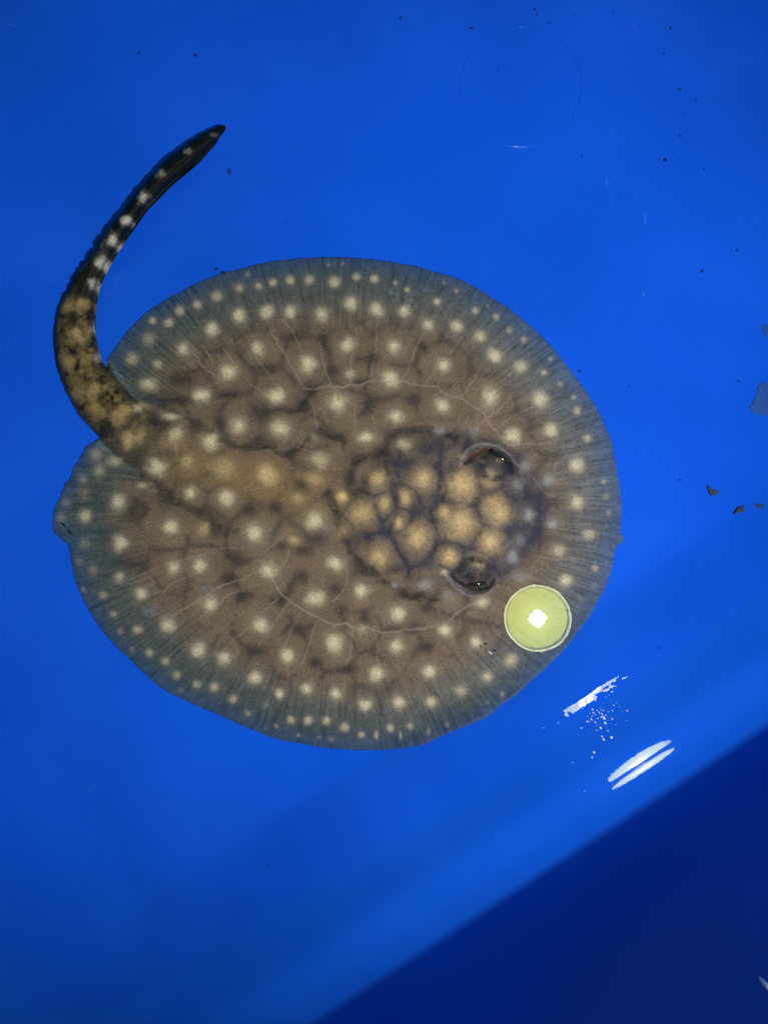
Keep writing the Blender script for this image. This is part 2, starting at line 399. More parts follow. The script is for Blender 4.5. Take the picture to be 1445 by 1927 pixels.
BLOTCH = [(581,737,14,14),(570,762,16,16),(492,774,18,16),(629,699,10,9),(609,642,8,14),(703,674,9,9),(695,761,14,15),(774,753,12,9),(605,810,20,8),
 (630,822,20,8),(492,834,20,12),(548,854,9,13),(567,913,11,9),(670,866,13,13),(659,901,10,18),(771,811,26,8),(734,819,11,9),(719,849,12,10),
 (754,874,15,10),(806,846,15,10),(617,928,9,9),(744,943,7,16),(677,719,14,5),(500,692,22,7),(552,632,14,8),(794,652,10,10),(634,1002,9,15),
 (657,1015,16,10),(726,1000,11,10),(692,1072,20,8),(672,1060,12,8),(532,1027,14,8),(567,1035,16,8),(595,1012,20,10),(567,1084,12,10),(632,1109,13,10),
 (526,1127,14,11),(562,1184,17,10),(642,1149,11,12),(771,1120,26,6),(779,1177,10,7),(801,1219,13,9),(594,1246,11,8),(687,1164,8,9),(654,1259,16,7),
 (482,1226,16,10),(806,1144,10,8),(1014,965,10,26),(969,995,16,12),(994,1012,12,10),(404,995,10,18),(381,965,14,12),(431,1089,14,11),(444,1050,16,12),
 (456,1122,12,11),(140,995,22,10),(436,741,25,7),(416,799,10,14),(371,804,9,9),(324,851,20,8),(399,888,14,10),(270,902,8,18),(312,936,14,18),
 (182,948,24,14),(344,716,24,12),(262,744,46,9),(290,755,50,7),(860,1030,14,10),(893,960,12,16),(835,930,10,10),(780,960,9,16),(900,1005,10,12),
 (880,1075,22,12),(925,878,20,10),(960,935,12,10),(985,930,16,16),(1010,1000,14,14),(820,880,12,10),(690,905,9,9),(300,800,16,7),(225,1060,30,16),
 (250,960,16,14),(200,1000,20,14),(160,990,20,12),(470,960,14,12),(520,955,12,10),(660,930,8,10),(690,1010,10,8),(950,1000,10,9),(800,1060,14,9),
 (850,885,14,8),(990,990,12,12),(905,925,14,7)]

def T(ox, oy, pts): return [(ox + x / 4.014, oy + y / 4.014) for x, y in pts]
t1 = lambda p: T(100, 480, p)
t2 = lambda p: T(460, 480, p)
t3 = lambda p: T(820, 480, p)
t4 = lambda p: T(100, 950, p)
t5 = lambda p: T(460, 950, p)
t6 = lambda p: T(820, 950, p)
VEINS = [ # (line, width, strength)
 (t2([(440,1010),(525,1015),(650,990),(730,1005),(800,980),(870,985),(950,955),(1060,960),(1190,950),(1280,980),(1445,995)]) + t3([(60,1045),(130,1075),(190,1080),(260,1130),(330,1170),(395,1230)]),1.7,.85),
 (t3([(395,1230),(430,1190),(425,1150),(400,1125)]),1.4,.7),(t3([(395,1230),(340,1270),(300,1310)]),1.4,.7),(t3([(395,1230),(395,1265),(450,1330),(500,1390),(570,1440),(700,1425),(870,1430)]),1.5,.6),
 (t2([(440,975),(330,800),(250,660),(200,580)]),1.3,.7),(t2([(525,990),(440,760),(390,630),(280,480)]),1.3,.55),(t2([(655,980),(600,830),(570,650)]),1.3,.7),
 (t2([(803,960),(805,800),(850,550)]),1.2,.6),(t2([(950,930),(990,740),(1005,480)]),1.2,.5),(t2([(1195,945),(1240,860),(1300,700),(1370,580)]),1.3,.6),(t2([(1385,960),(1445,860)]) + t3([(60,790)]),1.2,.55),
 (t2([(265,1005),(170,890),(80,760),(30,620)]),1.2,.5),(t2([(140,1040),(50,970),(0,920)]),1.1,.4),(t2([(500,1090),(535,1180),(545,1310)]),1.2,.6),(t2([(830,1130),(840,1320)]),1.2,.5),
 (t2([(970,1220),(990,1330)]),1.2,.5),(t2([(560,1160),(600,1180),(620,1280)]),1.1,.45),(t2([(770,1110),(900,1150)]),1.1,.45),(t2([(430,1430),(380,1330),(340,1270)]),1.2,.4),(t2([(380,1440),(480,1480),(620,1500)]),1.2,.35),(t2([(0,1500),(200,1470),(350,1460)]),1.3,.35),
 (t3([(190,1075),(270,960),(330,870)]),1.3,.6),(t3([(460,1025),(530,930),(600,850)]),1.2,.5),(t3([(440,1200),(530,1110),(600,1030)]),1.2,.6),(t3([(460,1305),(600,1210),(740,1150)]),1.2,.6),(t3([(900,1290),(1010,1240)]),1.2,.5),
 (t3([(0,1000),(60,890),(130,800)]),1.1,.5),(t3([(300,1160),(310,1260)]),1.1,.6),(t3([(240,1230),(210,1310)]),1.1,.6),(t3([(180,1210),(165,1260)]),1.1,.5),(t3([(690,1540),(770,1500)]),1.1,.5),
 (t3([(890,1640),(910,1580),(1010,1520),(1100,1490)]),1.2,.65),(t3([(870,1710),(960,1690)]),1.1,.6),(t3([(700,1600),(800,1580),(900,1590)]),1.0,.4),(t3([(800,1000),(900,950),(980,900)]),1.1,.4),(t3([(590,1560),(700,1650),(780,1740),(850,1815),(960,1800)]),1.6,.5),
 (t5([(120,470),(215,570),(290,680),(440,790),(560,850),(670,905),(770,895),(840,930),(940,930),(1000,955),(1110,965),(1200,945),(1330,935),(1440,915)]) + t6([(80,900),(160,820),(230,770),(300,740)]),1.7,.85),
 (t6([(530,580),(640,510),(720,470),(780,400),(900,410),(1070,405)]),1.3,.5),(t6([(720,470),(790,520),(860,570)]),1.2,.4),
 (t5([(260,700),(120,830),(0,950)]),1.3,.6),(t5([(340,740),(230,880),(110,1060)]),1.3,.6),(t5([(440,800),(370,920),(310,1080)]),1.3,.6),(t5([(545,870),(500,1020),(430,1220)]),1.3,.65),(t5([(820,935),(810,1080),(775,1200)]),1.3,.65),
 (t5([(985,965),(1005,1040),(1005,1170)]),1.3,.6),(t5([(675,910),(670,960)]),1.1,.4),(t5([(630,1080),(615,1220)]),1.1,.45),(t5([(775,480),(775,570),(730,670),(660,730)]),1.3,.6),(t5([(605,560),(595,620)]),1.1,.5),
 (t5([(345,340),(310,430),(270,470)]),1.2,.5),(t5([(290,240),(250,280),(120,380)]),1.3,.5),(t5([(210,580),(110,600),(0,630)]),1.2,.5),(t5([(130,500),(0,540)]),1.2,.5),
 (t4([(1445,560),(1280,610),(1150,690),(1000,780),(900,840)]),1.5,.75),(t4([(1445,640),(1330,680),(1240,760),(1110,860)]),1.4,.6),(t4([(1445,330),(1250,330),(1100,390),(850,450),(600,560)]),1.3,.45),(t4([(1060,530),(900,590),(830,670)]),1.2,.5),(t4([(1445,965),(1360,1020)]),1.2,.5),
 (t1([(1050,720),(1150,860),(1250,930),(1300,970)]),1.5,.6),(t1([(1130,680),(1210,810)]),1.4,.6),(t1([(1290,710),(1420,880)]),1.4,.6),
 (t6([(190,880),(180,930)]),1.0,.5),(t6([(250,770),(330,850),(400,960)]),1.0,.35),(t6([(130,900),(90,960)]),1.0,.4),(t6([(100,960),(140,1060)]),1.0,.4),(t6([(350,1060),(365,1140)]),1.0,.5),
 (t6([(420,900),(455,1000)]),1.0,.45),(t6([(70,650),(90,840)]),1.1,.35),
]

def build_body():
    g = 2.0
    xs = np.arange(94, 1184 + g, g); ys = np.arange(230, 1420 + g, g)
    X, Y = np.meshgrid(xs, ys)
    poly = np.concatenate([disc_c[:-1], out_c[:-1], in_c[:-1]])
    Pn = np.roll(poly, -1, 0)
    # even-odd inside test
    ins = np.zeros(X.shape, bool)
    for (ax, ay), (bx, by) in zip(poly, Pn):
        if ay == by: continue
        row = ((ys > min(ay, by)) & (ys <= max(ay, by)))
        if not row.any(): continue
        xi = ax + (ys[row] - ay) / (by - ay) * (bx - ax)
        ins[row] ^= (xs[None, :] > xi[:, None])
    # distance only near the outline is needed exactly; far away take a coarse version
    dn = min(1, 1)
    def dist(Xf, Yf, A, B, pad=26):
        d = np.full(Xf.shape, 1e3)
        for (ax, ay), (bx, by) in zip(A, B):
            x0, x1 = min(ax, bx) - pad, max(ax, bx) + pad; y0, y1 = min(ay, by) - pad, max(ay, by) + pad
            i0 = max(int((x0 - xs[0]) // g), 0); i1 = min(int((x1 - xs[0]) // g) + 2, len(xs))
            j0 = max(int((y0 - ys[0]) // g), 0); j1 = min(int((y1 - ys[0]) // g) + 2, len(ys))
            if i1 <= i0 or j1 <= j0: continue
            Xs = Xf[j0:j1, i0:i1]; Ys = Yf[j0:j1, i0:i1]
            dx, dy = bx - ax, by - ay; L = dx * dx + dy * dy + 1e-9
            t = np.clip(((Xs - ax) * dx + (Ys - ay) * dy) / L, 0, 1)
            q = np.hypot(Xs - ax - t * dx, Ys - ay - t * dy)
            d[j0:j1, i0:i1] = np.minimum(d[j0:j1, i0:i1], q)
        return d
    D = dist(X, Y, poly, Pn)
    sd = np.where(ins, -D, D)
    sd = np.where(np.abs(sd) < 1e-3, 1e-3, sd)
    # marching squares: keep the inside, cut boundary cells exactly on the outline
    R, Cc = X.shape
    inside = sd < 0
    vid = -np.ones(X.shape, int); n_in = int(inside.sum()); vid[inside] = np.arange(n_in)
    vx = list(); PX_ = X[inside].astype(float); PY_ = Y[inside].astype(float)
    hx = inside[:, :-1] != inside[:, 1:]
    th = sd[:, :-1] / (sd[:, :-1] - sd[:, 1:] + 1e-12)
    hid = -np.ones(hx.shape, int); nh = int(hx.sum()); hid[hx] = n_in + np.arange(nh)
    hX = (X[:, :-1] + th * g)[hx]; hY = Y[:, :-1][hx]
    vy_ = inside[:-1, :] != inside[1:, :]
    tv = sd[:-1, :] / (sd[:-1, :] - sd[1:, :] + 1e-12)
    vidv = -np.ones(vy_.shape, int); nv = int(vy_.sum()); vidv[vy_] = n_in + nh + np.arange(nv)
    vX = X[:-1, :][vy_]; vY = (Y[:-1, :] + tv * g)[vy_]
    AX = np.concatenate([PX_, hX, vX]); AY = np.concatenate([PY_, hY, vY])
    bnd = np.zeros(len(AX), bool); bnd[n_in:] = True
    flat = []; tot = []
    a = inside[:-1, :-1]; b = inside[:-1, 1:]; c = inside[1:, 1:]; d = inside[1:, :-1]
    full = a & b & c & d
    q = np.stack([vid[:-1, :-1][full], vid[1:, :-1][full], vid[1:, 1:][full], vid[:-1, 1:][full]], -1)
    part = (a | b | c | d) & ~full
    jj, ii = np.nonzero(part)
    pf = []
    for j, i in zip(jj, ii):
        seq = [(inside[j, i], vid[j, i], vidv[j, i]), (inside[j + 1, i], vid[j + 1, i], hid[j + 1, i]),
               (inside[j + 1, i + 1], vid[j + 1, i + 1], vidv[j, i + 1]), (inside[j, i + 1], vid[j, i + 1], hid[j, i])]
        p = []
        for s_, v_, e_ in seq:
            if s_: p.append(v_)
            if e_ >= 0: p.append(e_)
        if len(p) >= 3: pf.append(p)
    # ---------------- fields on the vertices
    n = len(AX)
    E, _, _ = seg_dist(AX, AY, disc_c[:-1:2], np.concatenate([disc_c[2::2], disc_c[-1:]])[:len(disc_c[:-1:2])])
    Dall = np.full(n, 1e3); Dall[:n_in] = D[inside]; Dall[n_in:] = 0
    tc = np.array(TAIL_C, float)
    td, ti, tt = seg_dist(AX, AY, tc[:-1, :2], tc[1:, :2])
    tw = tc[ti, 2] * (1 - tt) + tc[ti + 1, 2] * tt
    tpar = (ti + tt) / (len(tc) - 1)                 # 0 tip .. 1 in the body
    on_disc = np.ones(n, bool)
    # tail membership: near the centre line and outside the disc proper
    tail_m = sstep(1.10, 0.86, td / tw) * sstep(0.99, 0.80, tpar)
    free = ((AY < 697) & (AX < 215) & (td < tw * 1.14)) | (AY < 480)
    tail_m = np.where(free, 1.0, tail_m)
    # heights (m)
    ax_d, _, _ = seg_dist(AX, AY, np.array([(330, 862), (520, 915), (700, 945)]), np.array([(520, 915), (700, 945), (880, 962)]))
    z = 0.0010 + 0.0048 * sstep(0, 1, np.clip(E / 190, 0, 1)) + 0.0028 * np.exp(-(ax_d / 95) ** 2)
    hr = np.hypot((AX - 850) / 185, (AY - 960) / 150)
    z += 0.0022 * sstep(1.05, 0.70, hr) - 0.0013 * np.exp(-((hr - 1.0) / 0.09) ** 2)
    z += 0.0006 * (fbm(AX / 70, AY / 70, 3, 3) - 0.5) * sstep(20, 120, E)
    for x, y, r_ in [(870,913,36),(867,985,38),(933,960,32),(921,1020,28),(845,1048,22),(785,1010,34),(714,1046,30),(680,966,30),(794,901,28),(709,901,28)]:
        z += .0009 * np.exp(-(np.hypot(AX - x, AY - y) / r_) ** 4)
    e1 = np.hypot((AX - 928) / 35, (AY - 880) / 29); e2 = np.hypot((AX - 894) / 37, (AY - 1071) / 26)
    z += 0.0021 * sstep(1.1, 0.3, e1) + 0.0021 * sstep(1.1, 0.3, e2)
    # spiracle openings behind the eyes and the folds round them
    SP1 = np.array([(874, 871), (886, 858), (902, 849), (922, 846), (944, 852), (958, 868), (963, 890)])
    SP2 = np.array([(846, 1080), (858, 1092), (876, 1103), (898, 1109), (918, 1104), (930, 1090)])
    d1, i1, q1 = seg_dist(AX, AY, SP1[:-1], SP1[1:]); d2, i2, q2 = seg_dist(AX, AY, SP2[:-1], SP2[1:])
    u1 = (i1 + q1) / 6; u2 = (i2 + q2) / 5
    jit = .65 + .7 * vnoise(AX / 6, AY / 6, 44)
    w1 = np.interp(u1, [0, .3, .6, 1], [3, 11, 4.5, 2.2]) * jit; w2 = np.interp(u2, [0, .4, .8, 1], [2.5, 4.6, 4, 2]) * jit
    z -= 0.0022 * np.exp(-(d1 / w1) ** 2) + 0.0016 * np.exp(-(d2 / w2) ** 2)
    FO1 = np.array([(866, 866), (880, 846), (905, 834), (935, 838), (960, 858)]); FO2 = np.array([(838, 1084), (856, 1106), (885, 1122), (912, 1120), (936, 1100)])
    f1, _, _ = seg_dist(AX, AY, FO1[:-1], FO1[1:]); f2, _, _ = seg_dist(AX, AY, FO2[:-1], FO2[1:])
    z += 0.0012 * np.exp(-(f1 / 6) ** 2) + 0.0012 * np.exp(-(f2 / 6) ** 2)
    # margin ripples
    th = np.arctan2((AY - 945) / 465, (AX - 640) / 535)
    z += 0.00022 * (vnoise(th * 26 + 40, E / 60, 12) - 0.5) * sstep(140, 10, E)
    # tail ridge
    tht = np.interp(tpar, [0, .1, .3, .5, .7, .82, .9, 1.0], [.0036, .0070, .0082, .0088, .0098, .0095, .0085, .0055])
    pw = np.interp(tpar, [0, .55, .75, 1], [5, 4, 2.2, 2]); rz = tht * np.clip(1 - (td / (tw * 1.06)) ** pw, 0, 1) ** .5
    rz += 0.0005 * np.exp(-(td / (tw * 0.16)) ** 2) * sstep(.95, .6, tpar)      # thorny midline
    zt = np.where(free, np.maximum(rz, 0.0006), np.maximum(z * sstep(.55, 1.25, td / tw * sstep(1.0, .86, tpar) + 2 * sstep(.86, 1.0, tpar)) * 1.0, rz))
    near_tail = (tpar < 0.995) & (td < tw * 1.5)
    z = np.where(near_tail, zt, z)
    # rounded edge all round
    rim = np.sqrt(np.clip(Dall / 7.0, 0, 1))
    z = np.where(bnd, 0.0004, np.minimum(z, 0.0136) * (0.25 + 0.75 * rim))
    # ---------------- colours (albedo)
    def col(*c): return np.array(c, float)
    nz = fbm(AX / 34, AY / 34, 21, 4); nf = fbm(AX / 7, AY / 7, 33, 3); nb = fbm(AX / 110, AY / 110, 50, 3)
    brown = col(.158, .112, .080); dark = col(.046, .036, .036)
    K = np.zeros((n, 3)) + brown
    K *= (0.72 + 0.56 * nz)[:, None]
    K = K * (1 - .25 * nb[:, None]) + .25 * nb[:, None] * col(.14, .105, .06)
    hm = sstep(1.12, 0.85, hr)                                   # head: cooler, bluish between the cells
    # cell net between the spots
    sp = np.array([(s[0], s[1], s[2]) for s in SPOTS])
    mix = lambda A, B, t: A * (1 - t[:, None]) + B * t[:, None]
    b1 = np.full(n, 1e9); b2 = np.full(n, 1e9)
    AXw = AX + 16 * (fbm(AX / 22, AY / 22, 301, 3) - .5); AYw = AY + 16 * (fbm(AX / 22, AY / 22, 302, 3) - .5)
    for x, y, r in sp:
        dd = np.hypot(AXw - x, AYw - y) / (0.6 + r / 30)
        m = dd < b1
        b2 = np.where(m, b1, np.minimum(b2, dd)); b1 = np.where(m, dd, b1)
    net = np.exp(-((b2 - b1) / 10.5) ** 2) * sstep(.36, .62, .75 * fbm(AX / 38, AY / 38, 71, 3) + .3 * nf) * sstep(9, 24, b1)
    mix = lambda A, B, t: A * (1 - t[:, None]) + B * t[:, None]
    inner = sstep(50, 130, E)
    K = mix(K, dark, .68 * net * inner)
    K = mix(K, col(.066, .062, .092), hm * (.38 + .40 * sstep(800, 960, AX)) * (0.5 + 0.5 * nz))
    c1 = np.full(n, 1e9); c2 = np.full(n, 1e9)
    for x, y, r_ in [(870,913,26),(867,985,27),(933,960,22),(921,1020,19),(845,1048,14),(785,1010,24),(714,1046,20),(680,966,21),(794,901,20),(709,901,18),(763,937,12),(724,950,12),(752,980,10),(643,935,11),(925,885,20),(893,1066,20),(820,1085,16),(985,965,22),(975,915,18),(960,1045,18)]:
        dd = np.hypot(AXw - x, AYw - y) / (.35 + r_ / 34)
        m = dd < c1
        c2 = np.where(m, c1, np.minimum(c2, dd)); c1 = np.where(m, dd, c1)
    K = mix(K, col(.175, .132, .100), .60 * hm * sstep(36, 24, c1) * sstep(960, 860, AX))
    K = mix(K, col(.030, .031, .052), .80 * hm * np.exp(-((c2 - c1) / 8.0) ** 2) * sstep(.25, .5, nf + .12))
    # golden midline from the tail into the back
    gold = np.exp(-((ax_d + 26 * (nz - .5)) / 44) ** 2) * sstep(700, 560, AX) * sstep(200, 300, AX)
    K = mix(K, col(.215, .140, .060), .55 * gold * (.4 + nf))
    # dark pigment lines where back meets wings and round head, crease shade painted in
    GRO = [([(300,760),(360,790),(440,835),(500,840),(545,850),(600,815),(650,828)], 6, .7), ([(283,900),(318,935),(380,968),(405,995),(440,1000)], 7, .75),
           ([(617,928),(634,975),(636,1003),(655,1020),(668,1050),(690,1072),(730,1098),(775,1120),(820,1125)], 6.5, .8),
           ([(655,915),(660,890),(672,866),(715,848),(735,820),(790,808),(850,822)], 7, .75),
           ([(958,868),(985,912),(1012,955),(1012,1000),(985,1035),(950,1075)], 9, .6), ([(215,755),(262,746),(330,752),(400,745),(440,741)], 6, .6),
           ([(725,870),(745,935),(738,985),(726,1000)], 5, .6), ([(826,890),(835,930),(812,965),(830,1000),(815,1040)], 5.5, .7), ([(895,905),(905,930),(890,952),(905,985),(890,1015)], 5, .7),
           ([(500,770),(560,765),(583,738),(580,720)], 7, .6), ([(570,1088),(530,1120),(525,1135)], 7, .5)]
    gm = np.zeros(n)
    for L, w_, a_ in GRO:
        L = catmull(L, 4); x0, y0 = L.min(0) - 30; x1, y1 = L.max(0) + 30
        sel = np.nonzero((AX > x0) & (AX < x1) & (AY > y0) & (AY < y1))[0]
        dd, _, _ = seg_dist(AXw[sel], AYw[sel], L[:-1], L[1:])
        gm[sel] = np.maximum(gm[sel], a_ * np.exp(-(dd / w_) ** 2) * (.35 + 1.1 * nf[sel]))
    gm = np.clip(gm, 0, .9)
    K = mix(K, np.where(hm[:, None] > .5, col(.036, .036, .056), col(.038, .031, .030)), gm)
    z = z - .0013 * gm * (E > 60)
    bl = np.zeros(n)
    for x, y, rx, ry in BLOTCH:
        wob = 1 + .7 * (nf - .5)
        bl = np.maximum(bl, np.exp(-(((AX - x) / (rx * 1.3)) ** 2 + ((AY - y) / (ry * 1.3)) ** 2) * wob))
    K = mix(K, np.where(hm[:, None] > .5, col(.034, .035, .058), dark * .85), .88 * bl * sstep(.2, .45, nf + .15))
    # margin: thin bluish-grey fin edge
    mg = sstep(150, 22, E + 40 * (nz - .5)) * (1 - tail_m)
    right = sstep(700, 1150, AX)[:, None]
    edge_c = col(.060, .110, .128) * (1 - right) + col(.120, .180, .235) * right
    dk = np.exp(-((E - 62) / 28) ** 2) * (1 - tail_m) * sstep(1000, 500, AX)
    K = mix(K, col(.030, .044, .048), .42 * dk * (.4 + nz))
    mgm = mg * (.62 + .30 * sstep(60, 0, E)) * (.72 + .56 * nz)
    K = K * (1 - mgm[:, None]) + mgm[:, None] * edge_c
    # fine fin rays
    rho = np.hypot((AY - 945) / 465, (AX - 640) / 535)
    st1 = vnoise(th * 225 + 900, rho * 12, 5); st2 = vnoise(th * 95 + 400, rho * 8, 6)
    stm = sstep(230, 60, E) * (1 - tail_m)
    K *= (1 + stm * (.85 * (st1 - .5) + .16 * (st2 - .5) + .55 * (nf - .5)))[:, None]
    dl = sstep(.72, .92, st1) * sstep(330, 120, E) * (1 - tail_m)
    K *= (1 - .22 * dl)[:, None]
    # tail base colours
    blk = .86 * sstep(.605, .555, tpar) + .14 * sstep(.5, .38, tpar)
    tcol = mix(np.zeros((n, 3)) + col(.060, .046, .022), np.zeros((n, 3)) + col(.0045, .0045, .0052), np.clip(blk + 0 * nz, 0, 1))
    tcol *= (.55 + .9 * nf)[:, None]
    tl = fbm(AX / 13, AY / 13, 91, 3)
    tcol = mix(tcol, col(.007, .006, .006), .95 * sstep(.44, .58, tl) * (1 - blk))
    tcol = mix(tcol, col(.20, .135, .05), .6 * sstep(.50, .30, fbm(AX / 17, AY / 17, 191, 3)) * (1 - blk))
    mid = np.exp(-((td + 10 * (tl - .5)) / 7) ** 2) * sstep(.47, .55, tpar) * sstep(.93, .85, tpar)
    tcol = mix(tcol, col(.010, .009, .008), .75 * mid)
    K = mix(K, tcol, tail_m)
    tedge = sstep(.70, .98, td / tw) * tail_m * sstep(.45, .6, tpar)
    K = mix(K, col(.045, .045, .042), .45 * tedge)
    # spots
    kc = {'w': col(.56, .49, .335), 'g': col(.30, .30, .30), 'y': col(.53, .39, .195), 't': col(.42, .40, .33)}
    for x, y, r, asp, s_, k in SPOTS:
        R0 = r * 3.2 * max(asp, 1)
        sel = np.nonzero((np.abs(AX - x) < R0) & (np.abs(AY - y) < R0))[0]
        if not len(sel): continue
        sx = math.sqrt(asp)
        dd = np.hypot((AX[sel] - x) / sx, (AY[sel] - y) * sx) / r
        tq = tail_m[sel]
        wv = (.45 + .6 * tq) * (nf[sel] - .5) + (.6 + .7 * tq) * (fbm(AX[sel] / 16 + x, AY[sel] / 16, 61, 2) - .5)
        dd = dd + wv
        on_t = tail_m[sel] > .6
        if k == 't' or on_t.mean() > .6:
            I = s_ * np.exp(-np.clip(dd, 0, 9) ** 2.6 * .9) * (.68 if k == 't' else .72)
            I = np.clip(I, 0, 1)
            K[sel] = K[sel] * (1 - I[:, None]) + I[:, None] * (kc[k] * np.array((.9, .85, .75)) if k == 'y' else kc[k])
            continue
        halo = .22 * s_ * np.exp(-(np.clip(dd, 0, 9) / 1.7) ** 2.2)
        hc = col(.27, .20, .115) if k == 'y' else (col(.20, .185, .15) if k == 'w' else col(.2, .2, .22))
        if k == 'y' and r >= 14 and x > 600:
            halo = .62 * s_ * np.exp(-(np.clip(dd, 0, 9) / 1.5) ** 4); hc = col(.27, .195, .120)
        halo = np.clip(halo, 0, .85)
        K[sel] = K[sel] * (1 - halo[:, None]) + halo[:, None] * hc
        I = np.clip(1.0 * s_ * np.exp(-(np.clip(dd, 0, 9) / .85) ** 2.35), 0, 1)
        I = I * (.70 + .55 * nf[sel])
        I = np.clip(I, 0, 1)
        K[sel] = K[sel] * (1 - I[:, None]) + I[:, None] * kc[k]
    # veins
    vm = np.zeros(n)
    for line, wd_, st_ in VEINS:
        L = np.array(line, float)
        L = catmull(L, 4) if len(L) > 2 else L
        x0, y0 = L.min(0) - 8; x1, y1 = L.max(0) + 8
        sel = np.nonzero((AX > x0) & (AX < x1) & (AY > y0) & (AY < y1))[0]
        if not len(sel): continue
        wx = 3.0 * (vnoise(AX[sel] / 9, AY[sel] / 9, 77) - .5); wy = 3.0 * (vnoise(AX[sel] / 9, AY[sel] / 9, 78) - .5)
        dd, _, _ = seg_dist(AX[sel] + wx, AY[sel] + wy, L[:-1], L[1:])
        vm[sel] = np.maximum(vm[sel], st_ * np.exp(-(dd / (wd_ * 1.05)) ** 2))
    K = mix(K, col(.33, .27, .245), .58 * vm * (1 - tail_m) * (.55 + .9 * nz))
    # eyes, spiracles, folds
    K = mix(K, col(.020, .021, .032), np.clip(.66 * (sstep(1.12, .8, e1) * sstep(.25, .7, e1)) * (.3 + 1.3 * nf), 0, .95))
    K = mix(K, col(.020, .021, .032), np.clip(.70 * (sstep(1.12, .8, e2) * sstep(.2, .65, e2)) * (.3 + 1.3 * nf), 0, .95))
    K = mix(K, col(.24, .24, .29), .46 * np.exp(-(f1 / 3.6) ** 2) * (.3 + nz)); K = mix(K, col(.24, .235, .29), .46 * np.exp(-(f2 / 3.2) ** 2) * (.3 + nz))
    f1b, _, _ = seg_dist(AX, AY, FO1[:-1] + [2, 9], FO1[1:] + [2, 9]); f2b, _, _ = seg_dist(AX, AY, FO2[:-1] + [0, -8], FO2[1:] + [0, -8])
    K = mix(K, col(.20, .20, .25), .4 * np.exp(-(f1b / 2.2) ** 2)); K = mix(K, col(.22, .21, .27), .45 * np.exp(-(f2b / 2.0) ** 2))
    red = sstep(.0, .1, u1) * sstep(.52, .34, u1)
    spc = col(.010, .009, .010)[None, :] * (1 - red[:, None]) + red[:, None] * col(.085, .030, .014)
    K = mix(K, spc, .95 * np.exp(-(d1 / (w1 * .66)) ** 4) * np.clip(.35 + 1.1 * vnoise(AX / 5, AY / 5, 46), 0, 1)); K = mix(K, col(.010, .009, .012), .95 * np.exp(-(d2 / (w2 * .72)) ** 4) * np.clip(.35 + 1.1 * vnoise(AX / 5, AY / 5, 47), 0, 1))
    # slime patches near the upper edge and one on the lower left flank
    for x, y, rx, ry in [(738, 556, 13, 15), (773, 561, 12, 9), (795, 545, 12, 10), (284, 1150, 18, 12), (388, 1112, 16, 12), (620, 1000, 14, 14)]:
        q_ = np.exp(-(((AX - x) / rx) ** 2 + ((AY - y) / ry) ** 2) ** 2) * sstep(.38, .6, nf)
        K = mix(K, col(.16, .20, .25), .5 * q_)
    # tail flap: pale torn sheath of the sting
    fl, _, _ = seg_dist(AX, AY, np.array([(183, 478), (196, 456)]), np.array([(196, 456), (206, 436)]))
    K = mix(K, col(.060, .058, .050), .8 * sstep(8, 3, fl))
    so, _, _ = seg_dist(AX, AY, np.array([(150, 512), (171, 484)]), np.array([(168, 490), (180, 470)]))
    K = mix(K, col(.16, .16, .15), .6 * sstep(2.6, .8, so))
    # grease the speckle: chromatophore dots on the head
    spk = sstep(.68, .82, vnoise((AX * .8 + AY * .6) / 3.9, (AY * .8 - AX * .6) / 3.9, 88)) * (.25 + .55 * hm)
    K *= (1 - .26 * spk * (1 - tail_m))[:, None]
    alpha = 1 - .55 * sstep(85, 0, E) * (1 - tail_m)
    alpha = np.where(sstep(1.4, 1.1, td / tw) * (AX < 260) > .5, 1, alpha)
    # ---------------- assemble top and underside
    sx = (H - z) / F
    wx = (AX - CX) * sx; wy = -(AY - CY) * sx
    lift = tub_z_xy(wx, wy)
    lift = lift + .0058 * sstep(.64, .34, tpar) * (free & (tpar < .64))
    zt_ = z + lift
    sx = (H - zt_) / F
    wx = (AX - CX) * sx; wy = -(AY - CY) * sx
    top = np.stack([wx, wy, zt_ + 0.0004], -1)
    bz = lift + np.where(bnd, 0.0008, 0.0003)
    top[bnd, 2] = lift[bnd] + 0.0008
    nin = n_in
    bot = np.stack([wx[:nin], wy[:nin], bz[:nin]], -1)
    V = np.concatenate([top, bot])
    bmap = np.concatenate([n + np.arange(nin), np.arange(nin, n)])
    flat = [q.ravel()]; tot = [np.full(len(q), 4)]
    flat.append(bmap[q[:, ::-1]].ravel()); tot.append(np.full(len(q), 4))
    pf_flat = np.array([v for p in pf for v in p]); pf_tot = np.array([len(p) for p in pf])
    flat.append(pf_flat); tot.append(pf_tot)
    pr = np.array([bmap[v] for p in pf for v in p[::-1]]); flat.append(pr); tot.append(pf_tot)
    me = np_mesh('body', V, np.concatenate(flat), np.concatenate(tot))
    K = np.clip(K, .002, .8)
    Cb = np.concatenate([np.concatenate([K, alpha[:, None]], 1), np.concatenate([K[:nin] * .8, alpha[:nin, None]], 1)]).astype(np.float32)
    at = me.attributes.new('skin', 'FLOAT_COLOR', 'POINT'); at.data.foreach_set('color', Cb.ravel())
    return me, (AX[:nin], AY[:nin], zt_[:nin])

me, SURF = build_body()
if me.polygons[1000].normal.z < 0: me.flip_normals()
ray = bpy.data.objects.new('stingray', None); C.objects.link(ray); ray.location = W(640, 950, 0)
tag(ray, 'brown round stingray with pale spots and dark curled tail lying in shallow water', 'stingray')
def part(name, me, mat):
    o = link(name, me, mat, ray); o.matrix_parent_inverse = ray.matrix_basis.inverted(); return o
body = part('body', me, M_SKIN)
def surf_z(px, py):
    i = np.argmin((SURF[0] - px) ** 2 + (SURF[1] - py) ** 2); return float(SURF[2][i])

